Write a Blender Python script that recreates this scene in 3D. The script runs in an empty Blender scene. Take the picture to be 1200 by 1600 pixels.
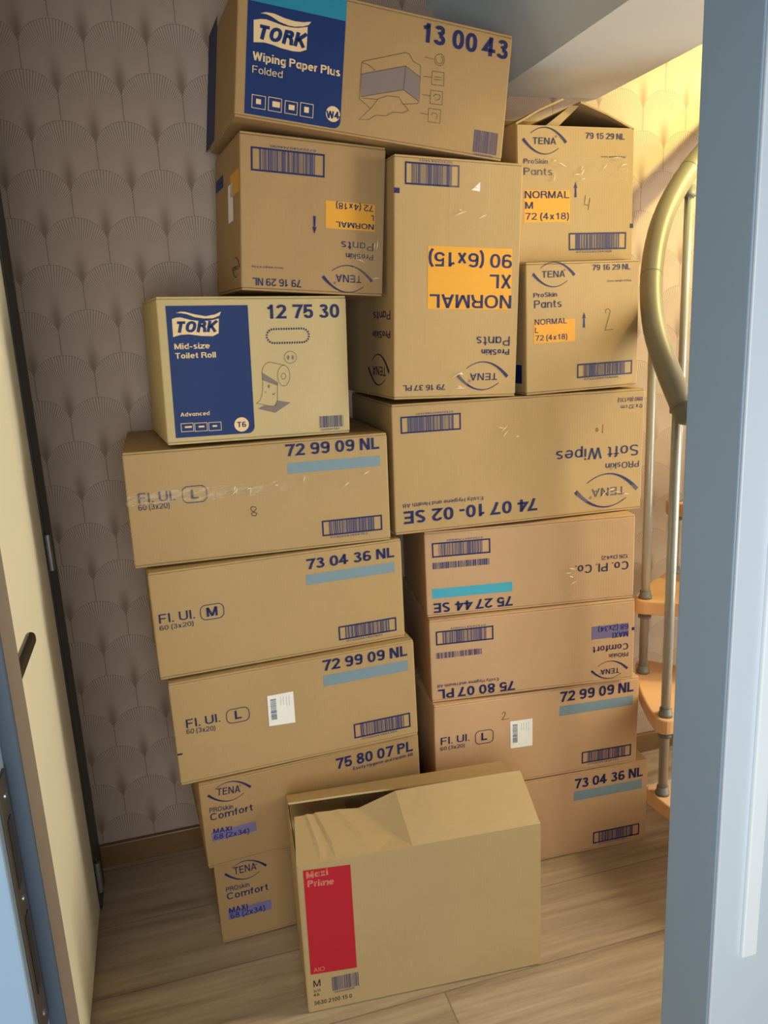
import bpy, bmesh, math, random
from mathutils import Vector, Matrix
random.seed(7)
SC = bpy.context.scene
COL = SC.collection
PI = math.pi
R = math.radians

def lin(c):
    o = []
    for v in c:
        v /= 255.0
        o.append(v / 12.92 if v <= .04045 else ((v + .055) / 1.055) ** 2.4)
    return (o[0], o[1], o[2], 1.0)

# ------------------------------------------------------------------ camera
cam = bpy.data.cameras.new('camera')
cam.sensor_fit = 'HORIZONTAL'
cam.sensor_width = 36.0
cam.lens = 36.0 * 1240.25 / 1200.0
cam.clip_start = .02
co = bpy.data.objects.new('camera', cam)
COL.objects.link(co)
pit, rol, yaw = .23704, -.04855, -R(15.45)
fwd = Vector((0, math.cos(pit), -math.sin(pit)))
up = Vector((0, math.sin(pit), math.cos(pit)))
rt = Vector((1, 0, 0))
r2 = math.cos(rol) * rt + math.sin(rol) * up
u2 = -math.sin(rol) * rt + math.cos(rol) * up
Mr = Matrix((r2, u2, -fwd)).transposed()
co.matrix_world = Matrix.Translation((.296, -2.068, 1.4295)) @ (Matrix.Rotation(yaw, 3, 'Z') @ Mr).to_4x4()
SC.camera = co

# ------------------------------------------------------------------ light
SC.view_settings.view_transform = 'Standard'
SC.view_settings.look = 'None'
SC.view_settings.gamma = 1.0
SC.view_settings.use_curve_mapping = False
SC.view_settings.exposure = 0.0
w = bpy.data.worlds.new('world')
w.use_nodes = True
w.node_tree.nodes['Background'].inputs[0].default_value = (.80, .90, 1.0, 1)
w.node_tree.nodes['Background'].inputs[1].default_value = .10
SC.world = w

def area(name, loc, target, sx, sy, power, col, spread=180):
    l = bpy.data.lights.new(name, 'AREA')
    l.shape = 'RECTANGLE'
    l.size, l.size_y = sx, sy
    l.energy = power
    l.color = col
    l.spread = R(spread)
    o = bpy.data.objects.new(name, l)
    COL.objects.link(o)
    o.location = loc
    o.rotation_euler = (Vector(target) - Vector(loc)).to_track_quat('-Z', 'Y').to_euler()
    return o
area('hall_daylight', (.22, -3.0, 1.15), (.80, -.5, .95), 1.1, 1.0, 38, (.89, .96, 1.0))
area('stair_window', (2.42, -.94, 1.25), (1.0, -.35, 1.15), .48, 1.5, 50, (1.0, .93, .74))
area('added_stair_light', (2.12, -.52, 2.13), (1.70, 0, 1.75), .08, .08, 14.5, (1.0, .84, .28))  # unseen warm light added to brighten the wall behind the stairs

# ------------------------------------------------------------------ helpers
def link(name, me, parent=None, mats=()):
    o = bpy.data.objects.new(name, me)
    COL.objects.link(o)
    for m in mats:
        me.materials.append(m)
    if parent:
        o.parent = parent
    return o

def mesh(name, vs, fs, mats, parent=None, mi=None, smooth=False):
    me = bpy.data.meshes.new(name)
    me.from_pydata([tuple(v) for v in vs], [], fs)
    if mi:
        for p, k in zip(me.polygons, mi):
            p.material_index = k
    if smooth:
        for p in me.polygons:
            p.use_smooth = True
    me.update()
    return link(name, me, parent, mats if isinstance(mats, (list, tuple)) else [mats])

def from_bm(name, bm, mats, parent=None, smooth=False):
    bmesh.ops.recalc_face_normals(bm, faces=bm.faces)
    me = bpy.data.meshes.new(name)
    bm.to_mesh(me)
    bm.free()
    if smooth:
        for p in me.polygons:
            p.use_smooth = True
    return link(name, me, parent, mats if isinstance(mats, (list, tuple)) else [mats])

def bm_box(bm, lo, hi, bev=0, seg=2):
    g = bmesh.ops.create_cube(bm, size=1)
    vs = g['verts']
    c = [(a + b) / 2 for a, b in zip(lo, hi)]
    s = [b - a for a, b in zip(lo, hi)]
    for v in vs:
        v.co = Vector((c[i] + v.co[i] * s[i] for i in range(3)))
    if bev:
        es = list({e for v in vs for e in v.link_edges})
        bmesh.ops.bevel(bm, geom=es, offset=bev, segments=seg, affect='EDGES', profile=.5)

def box(name, lo, hi, mat, parent=None, bev=0):
    bm = bmesh.new()
    bm_box(bm, lo, hi, bev)
    return from_bm(name, bm, mat, parent)

def bm_tube(bm, pts, rad, seg=12, caps=True):
    pts = [Vector(p) for p in pts]
    rings = []
    nrm = None
    for i, p in enumerate(pts):
        t = (pts[min(i + 1, len(pts) - 1)] - pts[max(i - 1, 0)]).normalized()
        if nrm is None:
            a = Vector((0, 0, 1)) if abs(t.z) < .9 else Vector((1, 0, 0))
            nrm = t.cross(a).normalized()
        nrm = (nrm - t * nrm.dot(t)).normalized()
        b = t.cross(nrm)
        rr = rad[i] if isinstance(rad, (list, tuple)) else rad
        rings.append([bm.verts.new(p + rr * (math.cos(2 * PI * k / seg) * nrm + math.sin(2 * PI * k / seg) * b)) for k in range(seg)])
    for a, b in zip(rings, rings[1:]):
        for k in range(seg):
            bm.faces.new((a[k], a[(k + 1) % seg], b[(k + 1) % seg], b[k]))
    if caps:
        bm.faces.new(rings[0][::-1])
        bm.faces.new(rings[-1])

def tube(name, pts, rad, mat, parent=None, seg=14):
    bm = bmesh.new()
    bm_tube(bm, pts, rad, seg)
    o = from_bm(name, bm, mat, parent, True)
    return o

def tag(o, label=None, cat=None, group=None, kind=None):
    if label: o['label'] = label
    if cat: o['category'] = cat
    if group: o['group'] = group
    if kind: o['kind'] = kind
    return o

def structure(o):
    o['kind'] = 'structure'
    return o

# ------------------------------------------------------------------ materials
class NT:
    def __init__(s, name):
        s.m = bpy.data.materials.new(name)
        s.m.use_nodes = True
        s.t = s.m.node_tree
        s.b = s.t.nodes['Principled BSDF']
    def n(s, typ, **kw):
        x = s.t.nodes.new(typ)
        for k, v in kw.items():
            setattr(x, k, v)
        return x
    def put(s, sock, v):
        if isinstance(v, bpy.types.NodeSocket):
            s.t.links.new(v, sock)
        else:
            sock.default_value = v
    def mt(s, op, a, b=None, c=None, clamp=False):
        x = s.n('ShaderNodeMath', operation=op, use_clamp=clamp)
        for k, v in enumerate((a, b, c)):
            if v is not None:
                s.put(x.inputs[k], v)
        return x.outputs[0]
    def mix(s, f, a, b):
        x = s.n('ShaderNodeMix', data_type='RGBA')
        s.put(x.inputs[0], f); s.put(x.inputs[6], a); s.put(x.inputs[7], b)
        return x.outputs[2]
    def mixf(s, f, a, b):
        return s.mt('ADD', a, s.mt('MULTIPLY', f, s.mt('SUBTRACT', b, a)))
    def obj(s):
        return s.n('ShaderNodeTexCoord').outputs['Object']
    def xyz(s, v):
        x = s.n('ShaderNodeSeparateXYZ')
        s.put(x.inputs[0], v)
        return x.outputs
    def scale(s, v, sc):
        x = s.n('ShaderNodeMapping')
        s.put(x.inputs[0], v)
        x.inputs['Scale'].default_value = sc
        return x.outputs[0]
    def noise(s, v, scale, detail=3, rough=.5):
        x = s.n('ShaderNodeTexNoise')
        s.put(x.inputs['Vector'], v)
        x.inputs['Scale'].default_value = scale
        x.inputs['Detail'].default_value = detail
        x.inputs['Roughness'].default_value = rough
        return x.outputs[0]
    def ramp(s, f, stops):
        x = s.n('ShaderNodeValToRGB')
        s.put(x.inputs[0], f)
        el = x.color_ramp.elements
        while len(el) < len(stops):
            el.new(.5)
        for e_, (p, c) in zip(el, stops):
            e_.position = p
            e_.color = c
        return x.outputs[0]
    def bump(s, h, strength, dist=.001):
        x = s.n('ShaderNodeBump')
        x.inputs['Strength'].default_value = strength
        x.inputs['Distance'].default_value = dist
        s.put(x.inputs['Height'], h)
        s.put(s.b.inputs['Normal'], x.outputs[0])

def plain(name, rgb, rough=.6, metal=0, var=.06, scale=12, spec=.5):
    k = NT(name)
    c = lin(rgb)
    d = tuple(v * (1 - var) for v in c[:3]) + (1,)
    l = tuple(min(1, v * (1 + var)) for v in c[:3]) + (1,)
    f = k.noise(k.obj(), scale, 4)
    k.put(k.b.inputs['Base Color'], k.mix(f, d, l))
    k.b.inputs['Roughness'].default_value = rough
    k.b.inputs['Metallic'].default_value = metal
    k.b.inputs['Specular IOR Level'].default_value = spec
    return k.m

def cardboard(name, rgb):
    k = NT(name)
    c = lin(rgb)
    o = k.obj()
    fib = k.noise(k.scale(o, (60, 60, 220)), 1.0, 3, .6)
    big = k.noise(o, 5.0, 3)
    f = k.mt('ADD', k.mt('MULTIPLY', fib, .35), k.mt('MULTIPLY', big, .65))
    d = tuple(v * q for v, q in zip(c[:3], (.88, .87, .84))) + (1,)
    l = tuple(min(1, v * q) for v, q in zip(c[:3], (1.10, 1.11, 1.13))) + (1,)
    k.put(k.b.inputs['Base Color'], k.mix(f, d, l))
    k.b.inputs['Roughness'].default_value = .62
    k.b.inputs['Specular IOR Level'].default_value = .3
    x = k.xyz(o)
    fl = k.mt('SINE', k.mt('MULTIPLY', k.mt('ADD', x[0], x[1]), 950.0))
    dents = k.noise(o, 7.0, 2)
    h = k.mt('ADD', k.mt('MULTIPLY', fl, .035), k.mt('MULTIPLY', dents, 4.0))
    k.bump(h, .35, .0016)
    return k.m

CARD = {'tan': cardboard('tan_cardboard', (168, 139, 95)),
        'brown': cardboard('brown_cardboard', (156, 125, 84)),
        'rosy': cardboard('rosy_cardboard', (186, 150, 112)),
        'pale': cardboard('pale_cardboard', (180, 160, 116)),
        'sand': cardboard('sand_cardboard', (178, 151, 106))}
EDGE = plain('corrugated_edge', (150, 116, 74), .8)
INK = {}
for kx, rgb in dict(n=(26, 34, 80), navy=(16, 42, 94), teal=(30, 122, 150), cyan=(66, 158, 180), blue=(114, 136, 146), yellow=(208, 148, 46),
                    purple=(110, 102, 136), violet=(42, 38, 112), red=(178, 30, 44), rose=(205, 120, 100), cream=(214, 184, 140), white=(228, 226, 220),
                    k=(52, 40, 34), pen=(62, 46, 36), grey=(118, 104, 100), bar=(52, 56, 100)).items():
    INK[kx] = plain('ink_' + kx, rgb, .55, 0, .05, 60, .3)

k = NT('clear_tape')
k.b.inputs['Base Color'].default_value = lin((214, 186, 140))
k.b.inputs['Roughness'].default_value = .14
k.b.inputs['Alpha'].default_value = .13
k.b.inputs['Specular IOR Level'].default_value = .8
_o = k.obj()
_h = k.noise(k.scale(_o, (1, 1, 2.2)), 22, 4, .65)
k.bump(_h, .5, .002)
TAPE = k.m
k = NT('crease_glint_tape')
k.b.inputs['Base Color'].default_value = lin((244, 232, 204))  # pale tone stands for glints on the creased tape
k.b.inputs['Roughness'].default_value = .12
k.b.inputs['Alpha'].default_value = .8
k.b.inputs['Specular IOR Level'].default_value = 1.0
CREASE_GLINT = k.m

def wallpaper():
    k = NT('scallop_wallpaper')
    x = k.xyz(k.obj())
    v = k.mt('DIVIDE', k.mt('SUBTRACT', x[2], 1.591), .1035)
    k0 = k.mt('CEIL', v)
    f = k.mt('SUBTRACT', k0, v)
    par = k.mt('FLOORED_MODULO', k0, 2.0)
    u = k.mt('SUBTRACT', k.mt('DIVIDE', k.mt('SUBTRACT', x[0], .0895), .1362), k.mt('MULTIPLY', par, .5))
    du = k.mt('SUBTRACT', u, k.mt('ROUND', u))
    ub = k.mt('SUBTRACT', u, .5)
    db = k.mt('SUBTRACT', ub, k.mt('ROUND', ub))
    def drop(d):
        q = k.mt('MULTIPLY', d, 2.0)
        q = k.mt('SUBTRACT', 1.0, k.mt('MULTIPLY', q, q))
        q = k.mt('SQRT', k.mt('MAXIMUM', q, 0.0))
        return k.mt('MULTIPLY', k.mt('SUBTRACT', 1.0, q), .56)
    own = k.mt('GREATER_THAN', f, drop(du))
    F = k.mixf(own, k.mt('ADD', f, 1.0), f)
    D = k.mixf(own, db, du)
    e = k.mt('SUBTRACT', F, drop(D))
    px = k.mt('MULTIPLY', D, 1.316)
    ang = k.mt('ARCTAN2', px, k.mt('MAXIMUM', k.mt('SUBTRACT', 1.18, F), .05))
    bend = k.mt('MULTIPLY', ang, k.mt('ADD', 1.0, k.mt('MULTIPLY', k.mt('ABSOLUTE', ang), .25)))
    s = k.mt('SINE', k.mt('MULTIPLY', bend, 104.0))
    ln = k.mt('MULTIPLY', k.mt('SUBTRACT', s, -.1), 1.0, clamp=True)
    rad = k.mt('ADD', k.mt('MULTIPLY', px, px), k.mt('POWER', k.mt('MAXIMUM', k.mt('SUBTRACT', 1.62, F), 0.0), 2.0))
    st = k.mt('MULTIPLY', k.mt('SUBTRACT', k.mt('SQRT', rad), .42), 1.2, clamp=True)
    ln = k.mt('MULTIPLY', ln, st)
    vert = k.mt('LESS_THAN', k.mt('SUBTRACT', .5, k.mt('ABSOLUTE', D)), .008)
    vert = k.mt('MULTIPLY', vert, k.mt('GREATER_THAN', F, .5))
    edge = k.mt('MAXIMUM', k.mt('MULTIPLY', k.mt('LESS_THAN', e, .016), .7), vert)
    gx = k.mt('MULTIPLY', k.mt('MULTIPLY', px, px), -60.0)
    gy = k.mt('SUBTRACT', F, 1.30)
    gy = k.mt('MULTIPLY', k.mt('MULTIPLY', gy, gy), -5.0)
    smear = k.mt('EXPONENT', k.mt('ADD', gx, gy))
    tint = k.noise(k.obj(), 3.0, 2)
    base = k.mix(tint, lin((168, 147, 131)), lin((178, 157, 141)))
    c1 = k.mix(k.mt('MULTIPLY', ln, .66), base, lin((108, 86, 74)))
    c2 = k.mix(k.mt('MULTIPLY', edge, .6), c1, lin((98, 76, 66)))
    c3 = k.mix(k.mt('MULTIPLY', smear, .8), c2, lin((112, 88, 70)))
    k.put(k.b.inputs['Base Color'], c3)
    k.b.inputs['Roughness'].default_value = .55
    k.b.inputs['Specular IOR Level'].default_value = .3
    k.bump(k.mt('SUBTRACT', 1.0, ln), .25, .0006)
    return k.m
WALLPAPER = wallpaper()

def planks():
    k = NT('greyed_oak_planks')
    o = k.obj()
    x = k.xyz(o)
    row = k.mt('FLOOR', k.mt('DIVIDE', k.mt('ADD', x[1], .705), .2245))
    fy = k.mt('SUBTRACT', k.mt('DIVIDE', k.mt('ADD', x[1], .705), .2245), row)
    off = k.mt('MULTIPLY', k.mt('FRACT', k.mt('MULTIPLY', k.mt('SINE', k.mt('MULTIPLY', k.mt('ADD', row, 1.0), 12.99)), 437.5)), 1.2)
    ux = k.mt('DIVIDE', k.mt('ADD', k.mt('SUBTRACT', x[0], .757), off), 1.22)
    cell = k.mt('FLOOR', ux)
    fx = k.mt('SUBTRACT', ux, cell)
    cid = k.mt('FRACT', k.mt('MULTIPLY', k.mt('SINE', k.mt('ADD', k.mt('MULTIPLY', row, 78.2), k.mt('MULTIPLY', cell, 37.7))), 431.3))
    cv = k.n('ShaderNodeCombineXYZ')
    k.put(cv.inputs[0], k.mt('MULTIPLY', x[0], 1.7))
    k.put(cv.inputs[1], k.mt('MULTIPLY', x[1], 26.0))
    k.put(cv.inputs[2], k.mt('MULTIPLY', cid, 9.0))
    g1 = k.noise(cv.outputs[0], 1.0, 6, .62)
    cv2 = k.n('ShaderNodeCombineXYZ')
    k.put(cv2.inputs[0], k.mt('MULTIPLY', x[0], 6.0))
    k.put(cv2.inputs[1], k.mt('MULTIPLY', x[1], 120.0))
    k.put(cv2.inputs[2], cid)
    g2 = k.noise(cv2.outputs[0], 1.0, 4, .6)
    col = k.ramp(g1, [(.28, lin((122, 102, 80))), (.42, lin((158, 138, 111))), (.58, lin((176, 156, 128))), (.78, lin((188, 170, 141)))])
    g2 = k.mt('MULTIPLY', k.mt('SUBTRACT', g2, .35), 2.4, clamp=True)
    col = k.mix(k.mt('MULTIPLY', g2, .42), col, lin((118, 98, 76)))
    col = k.mix(k.mt('MULTIPLY', cid, .22), col, lin((132, 112, 88)))
    sy = k.mt('LESS_THAN', k.mt('MINIMUM', fy, k.mt('SUBTRACT', 1.0, fy)), .008)
    sx = k.mt('LESS_THAN', k.mt('MINIMUM', fx, k.mt('SUBTRACT', 1.0, fx)), .0014)
    seam = k.mt('MAXIMUM', sy, sx)
    col = k.mix(k.mt('MULTIPLY', seam, .45), col, lin((80, 62, 46)))
    k.put(k.b.inputs['Base Color'], col)
    k.b.inputs['Roughness'].default_value = .5
    k.bump(k.mt('SUBTRACT', k.mt('MULTIPLY', g2, .4), seam), .3, .001)
    return k.m
FLOOR = planks()

def wood(name, rgb, dark):
    k = NT(name)
    o = k.obj()
    g = k.noise(k.scale(o, (3, 26, 60)), 1.0, 4, .55)
    k.put(k.b.inputs['Base Color'], k.mix(g, lin(dark), lin(rgb)))
    k.b.inputs['Roughness'].default_value = .38
    return k.m
BEECH = wood('beech_tread', (230, 186, 140), (206, 154, 104))
SKIRT = wood('brown_skirting', (122, 90, 54), (98, 70, 40))
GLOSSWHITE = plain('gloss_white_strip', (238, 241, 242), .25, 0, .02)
WHITE = plain('white_paint', (206, 206, 202), .5)
SOFFIT = plain('pale_plaster', (188, 191, 200), .75, 0, .05, 6)
CEILGREY = plain('grey_plaster', (192, 202, 208), .8, 0, .06, 5)
FRAME_SHADE = plain('shaded_frame_paint', (142, 164, 184), .4, 0, .03, 8)  # frame paint darkened to hold the shade on the jamb faces
FRAME = plain('blue_grey_gloss_paint', (206, 214, 220), .32, 0, .03, 8)
FRAMEDK = plain('dark_frame_paint', (52, 50, 46), .5)
REBATE_SHADE = plain('step_shade_paint', (60, 70, 82), .6)  # dark tone paints the shade on the step of the rebate
STOP = plain('taupe_frame_paint', (128, 116, 106), .5)
DOORC = plain('cream_door_paint', (246, 239, 214), .42, 0, .03, 4)
BLACK = plain('black_handle', (18, 16, 15), .35)
STEEL = plain('brushed_steel', (150, 152, 150), .35, .85)
TUBE = plain('grey_painted_tube', (176, 178, 176), .3, .45)
RAIL = plain('warm_grey_handrail', (132, 126, 110), .45)
COLLAR = plain('grey_plastic_collar', (112, 112, 108), .5)
BRASS = plain('worn_brass', (92, 86, 76), .4, .7)

# ink on the cartons, in millimetres on each face
PR={
'W7':[['r','printed_panel',19.3,8.1,210.7,229.1,'navy','f'],
 ['r','printed_panel',17.8,190.3,218.7,207.1,'teal','f'],
 ['p','brand_mark',[(32.4,134.7),(31.3,172.9),(43.1,176.7),(54.4,178.3),(70.8,176.2),(87.3,173.7),(103.9,173.7),(117.2,175.3),(135.4,180.6),(135.1,140.0),(122.6,134.4),(109.2,132.8),(85.8,133.9),(69.2,136.8),(52.7,137.9)],'cream',0,'f'],
 ['p','brand_mark',[(43.3,186.6),(53.9,190.5),(70.1,191.0),(90.0,187.0),(110.0,185.5),(126.7,186.9),(142.3,190.9),(136.9,184.1),(127.0,179.9),(110.5,176.1),(97.2,175.9),(80.5,178.9),(63.8,185.4),(54.0,187.3)],'cream',0,'f'],
 ['t', 'brand_mark', 'TORK', 38.2, 142.3, 90.6, 25.5, 0, 0.24, 'navy', 'f'],
 ['t', 'panel_lettering', 'Wiping Paper Plus', 31.9, 104.2, 173.0, 15.0, 0, 0.17, 'cream', 'f'],
 ['t', 'panel_lettering', 'Folded', 32.0, 81.9, 58.4, 12.8, 0, 0.1, 'cream', 'f'],
 ['i','pictogram',33.3,20.4,59.1,43.5],
 ['i','pictogram',65.1,20.4,90.8,44.4],
 ['i','pictogram',97.6,20.7,122.0,43.1],
 ['i','pictogram',128.2,20.3,153.8,44.6],
 ['c','badge',194.5,34.0,14.5,'cream'],
 ['t', 'badge', 'W4', 181.7, 24.8, 27.1, 13.4, 4.2, 0.2, 'navy', 'f'],
 ['t', 'article_number', '13 00 43', 370.9, 198.7, 195.6, 35.8, 0, 0.19, 'n', 'f'],
 ['d','product_drawing','pack',[[(247.0,70.7),(247.7,116.1),(248.3,139.4),(338.9,172.1),(347.1,170.9),(356.3,158.7),(373.0,154.2),(375.4,86.3),(371.8,82.0),(338.5,75.4)],[(247.0,70.7),(272.2,56.8)],[(248.4,138.0),(263.6,135.3),(276.7,128.0)],[(247.7,116.1),(340.9,147.6),(373.2,132.4)],[(340.9,147.6),(339.6,102.8)],[(249.8,74.8),(339.6,102.8),(373.7,87.4)],[(253.7,73.2),(285.2,75.6)],[(272.2,56.8),(248.6,32.1),(268.9,35.3),(284.1,46.1),(306.5,48.3),(318.7,57.3),(341.4,59.5),(353.9,66.6),(338.2,78.8),(331.0,87.4),(306.9,86.2),(286.7,77.3),(272.2,56.8)],[(380.4,171.3),(399.6,170.6)],[(380.5,135.1),(399.3,136.4)],[(380.2,100.7),(399.1,101.0)],[(379.5,65.1),(397.9,65.1)],[(399.0,148.1),(425.5,149.9),(427.2,124.7),(399.8,122.9),(399.0,148.1)],[(398.8,112.0),(425.8,113.7),(426.5,88.1),(399.7,86.6),(398.8,112.0)],[(397.2,77.0),(424.6,78.6),(425.2,52.8),(398.4,51.4),(397.2,77.0)],[(424.4,173.7),(423.7,168.7),(421.1,164.3),(416.9,161.4),(412.1,160.5),(407.5,161.9),(404.2,165.2),(402.7,169.8),(403.3,174.7),(406.0,179.1),(410.1,182.0),(414.9,182.9),(419.5,181.6),(422.8,178.3),(424.4,173.7)],[(416.8,178.7),(419.8,176.1),(420.8,172.1),(419.5,168.0),(416.4,165.1),(412.4,164.2),(408.8,165.6),(406.6,168.9),(406.5,173.1)],[(404.1,138.3),(420.8,139.5)],[(403.9,133.5),(421.9,134.6)],[(405.8,101.2),(410.3,106.3),(420.4,106.0),(419.5,97.8),(411.3,95.0)],[(403.9,65.2),(406.8,70.0),(415.3,69.9),(418.0,66.0),(414.6,58.3)]],[[(249.2,116.9),(340.9,147.6),(339.6,102.8),(250.4,75.4)],[(340.9,147.6),(373.2,132.4),(373.7,87.4),(339.6,102.8)]]],
 ['b','barcode',505.4,9.2,562.0,53.4,0,'7322540183430',0],
 ['r','printed_panel',270.5,13.6,414.0,266.5,'navy','l']],
'P6':[['b','barcode',22.3,229.0,174.6,273.8,1,'07322540744695',1],
 ['r','colour_band',177.5,131.7,286.1,185.7,'yellow','f'],
 ['t', 'size_lettering', '72 (4x18)', 283.2, 183.6, 83.4, 12.5, 180, 0.14, 'n', 'f'],
 ['t', 'size_lettering', 'L', 283.7, 163.8, 7.2, 10.9, 180, 0.15, 'n', 'f'],
 ['t', 'size_lettering', 'NORMAL', 284.2, 146.1, 84.9, 10.9, 180, 0.15, 'n', 'f'],
 ['a','arrow_mark',153.5,118.1,153.1,153.2],
 ['t', 'product_lettering', 'Pants', 284.2, 107.9, 71.9, 16.3, 180, 0.12, 'n', 'f'],
 ['t', 'product_lettering', 'ProSkin', 284.1, 84.4, 61.4, 11.2, 180, 0.15, 'n', 'f'],
 ['e','brand_mark',227.3,32.1,109.7,1,'f'],
 ['t', 'brand_mark', 'TENA', 258.6, 40.3, 57.5, 15.2, 180, 0.13, 'n', 'f'],
 ['t', 'article_number', '79 16 29 NL', 126.0, 24.8, 102.9, 14.8, 180, 0.15, 'n', 'f'],
 ['t', 'product_lettering', 'Gross weight 4,9 kg', 87.3, 48.3, 64.7, 4.1, 180, 0.12, 'n', 'f'],
 ['r','colour_band',6.2,190.6,103.8,233.8,'yellow','l'],
 ['r','shipping_label',73.8,142.4,129.2,217.5,'white','l'],
 ['r','printed_panel',185.1,225.6,281.7,251.1,'navy','l'],
 ['k','packing_tape',238.9,30.4,302.5,107.8],
 ['e','brand_mark',51.7,46.9,78.8,1,'l'],
 ['t', 'brand_mark', 'TENA', 26.1, 50.0, 51.4, 7.9, 0, 0.13, 'n', 'l']],
'R5':[['b', 'barcode', 24.2, 449.9, 148.7, 495.0, 1, '07322541401', 1],
 ['r','registration_mark',-0.5,431.5,12.6,442.2,'n','f'],
 ['r','colour_band',77.7,195.9,281.4,328.3,'yellow','f'],
 ['t', 'size_lettering', '90 (6x15)', 281.0, 316.1, 200.8, 30.0, 180, 0.15, 'n', 'f'],
 ['t', 'size_lettering', 'XL', 280.7, 272.0, 54.4, 29.7, 180, 0.15, 'n', 'f'],
 ['t', 'size_lettering', 'NORMAL', 282.4, 227.4, 200.0, 28.9, 180, 0.15, 'n', 'f'],
 ['t', 'product_lettering', 'Pants', 281.6, 136.3, 83.9, 20.8, 180, 0.12, 'n', 'f'],
 ['t', 'product_lettering', 'ProSkin', 281.4, 107.8, 70.7, 12.8, 180, 0.18, 'n', 'f'],
 ['e','brand_mark',214.9,48.2,126.3,1,'f'],
 ['t', 'brand_mark', 'TENA', 252.2, 54.1, 68.7, 15.9, 180, 0.13, 'n', 'f'],
 ['t', 'article_number', '79 16 37 PL', 123.3, 31.1, 102.3, 12.4, 180, 0.15, 'n', 'f'],
 ['k', 'packing_tape', 125.1, 368.7, 222.1, 507.9],
 ['p','torn_paper',[(198.0,464.3),(197.7,445.1),(177.0,446.6)],'white',0,'f'],
 ['k','packing_tape',133.1,-0.1,174.5,55.5],
 ['t', 'product_lettering', 'Pants', 20.7, 192.4, 110.4, 19.0, 0, 0.12, 'n', 'l'],
 ['t', 'product_lettering', 'ProSkin', 20.6, 149.1, 116.8, 15.6, 0, 0.15, 'n', 'l'],
 ['e','brand_mark',98.4,61.5,139.7,1,'l'],
 ['t', 'brand_mark', 'TENA', 49.0, 69.0, 89.4, 19.9, 0, 0.13, 'n', 'l']],
'R7':[['e','brand_mark',71.6,261.0,110.8,0,'f'],
 ['t', 'brand_mark', 'TENA', 40.7, 253.6, 60.0, 14.0, 0, 0.13, 'n', 'f'],
 ['t', 'article_number', '79 15 29 NL', 177.6, 267.6, 107.7, 12.9, 0, 0.15, 'n', 'f'],
 ['t', 'product_lettering', 'ProSkin', 17.0, 212.9, 62.1, 10.1, 0, 0.15, 'n', 'f'],
 ['t', 'product_lettering', 'Pants', 17.3, 188.9, 73.4, 15.5, 0, 0.12, 'n', 'f'],
 ['t', 'product_lettering', 'Gross weight 4,8 kg', 219.7, 228.4, 68.1, 4.1, 0, 0.12, 'n', 'f'],
 ['r','colour_band',17.4,88.1,137.7,157.2,'yellow','f'],
 ['t', 'size_lettering', 'NORMAL', 19.0, 139.9, 116.9, 15.4, 0, 0.15, 'n', 'f'],
 ['t', 'size_lettering', 'M', 19.6, 117.3, 20.7, 15.0, 0, 0.15, 'n', 'f'],
 ['t', 'size_lettering', '72 (4x18)', 19.5, 94.1, 115.2, 14.5, 0, 0.14, 'n', 'f'],
 ['a','arrow_mark',152.6,175.2,154.0,142.0],
 ['s','handwritten_number',[(179.5,146.8),(176.4,126.7),(185.9,124.4)],'pen',0.8,'f'],
 ['s','handwritten_number',[(191.9,140.7),(186.7,114.0)],'pen',0.8,'f'],
 ['r','registration_mark',304.3,73.1,313.4,83.1,'n','f'],
 ['b','barcode',134.8,25.4,294.1,64.2,1,'07322540744268',0],
 ['k','packing_tape',24.6,178.2,295.0,228.3]],
'R6':[['e','brand_mark',73.1,272.3,109.3,0,'f'],
 ['t', 'brand_mark', 'TENA', 41.8, 265.9, 60.5, 14.7, 0, 0.13, 'n', 'f'],
 ['t', 'article_number', '79 16 29 NL', 175.3, 278.6, 106.1, 12.8, 0, 0.15, 'n', 'f'],
 ['t', 'product_lettering', 'Gross weight 4,9 kg', 217.1, 251.3, 66.5, 4.5, 0, 0.12, 'n', 'f'],
 ['t', 'product_lettering', 'ProSkin', 20.1, 222.8, 61.5, 10.2, 0, 0.15, 'n', 'f'],
 ['t', 'product_lettering', 'Pants', 21.4, 198.5, 72.4, 17.5, 0, 0.12, 'n', 'f'],
 ['r','colour_band',20.2,118.6,130.8,169.9,'yellow','f'],
 ['t', 'size_lettering', 'NORMAL', 22.4, 160.6, 86.0, 12.8, 0, 0.14, 'n', 'f'],
 ['t', 'size_lettering', 'L', 23.1, 142.4, 9.0, 12.6, 0, 0.14, 'n', 'f'],
 ['t', 'size_lettering', '72 (4x18)', 23.8, 124.5, 85.2, 12.4, 0, 0.14, 'n', 'f'],
 ['a','arrow_mark',154.6,184.2,155.7,148.6],
 ['s','handwritten_number',[(214.9,178.8),(213.1,185.9),(220.0,189.9),(226.9,185.3),(225.3,175.5),(218.5,156.0),(213.5,139.3),(236.0,140.4)],'pen',0.8,'f'],
 ['b','barcode',137.0,30.1,292.9,63.8,1,'07322540744695',0],
 ['r','barcode_end',19.4,25.9,56.1,69.6,'n','l']],
'T5':[['r','printed_panel',17.5,14.3,182.6,283.7,'navy','f'],
 ['p','brand_mark',[(28.3,257.6),(35.8,260.0),(45.0,260.7),(64.9,255.1),(87.0,252.0),(105.9,253.6),(121.6,257.2),(119.4,227.5),(107.7,221.7),(85.1,222.5),(59.2,226.5),(42.5,225.7),(27.9,221.5)],'cream',0,'f'],
 ['p','brand_mark',[(36.5,269.5),(45.8,271.9),(54.9,271.5),(73.0,266.4),(95.1,262.2),(114.2,265.4),(127.0,271.2),(123.5,263.1),(109.9,258.0),(91.1,257.8),(72.7,260.9),(58.3,266.8),(47.4,269.0)],'cream',0,'f'],
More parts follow.
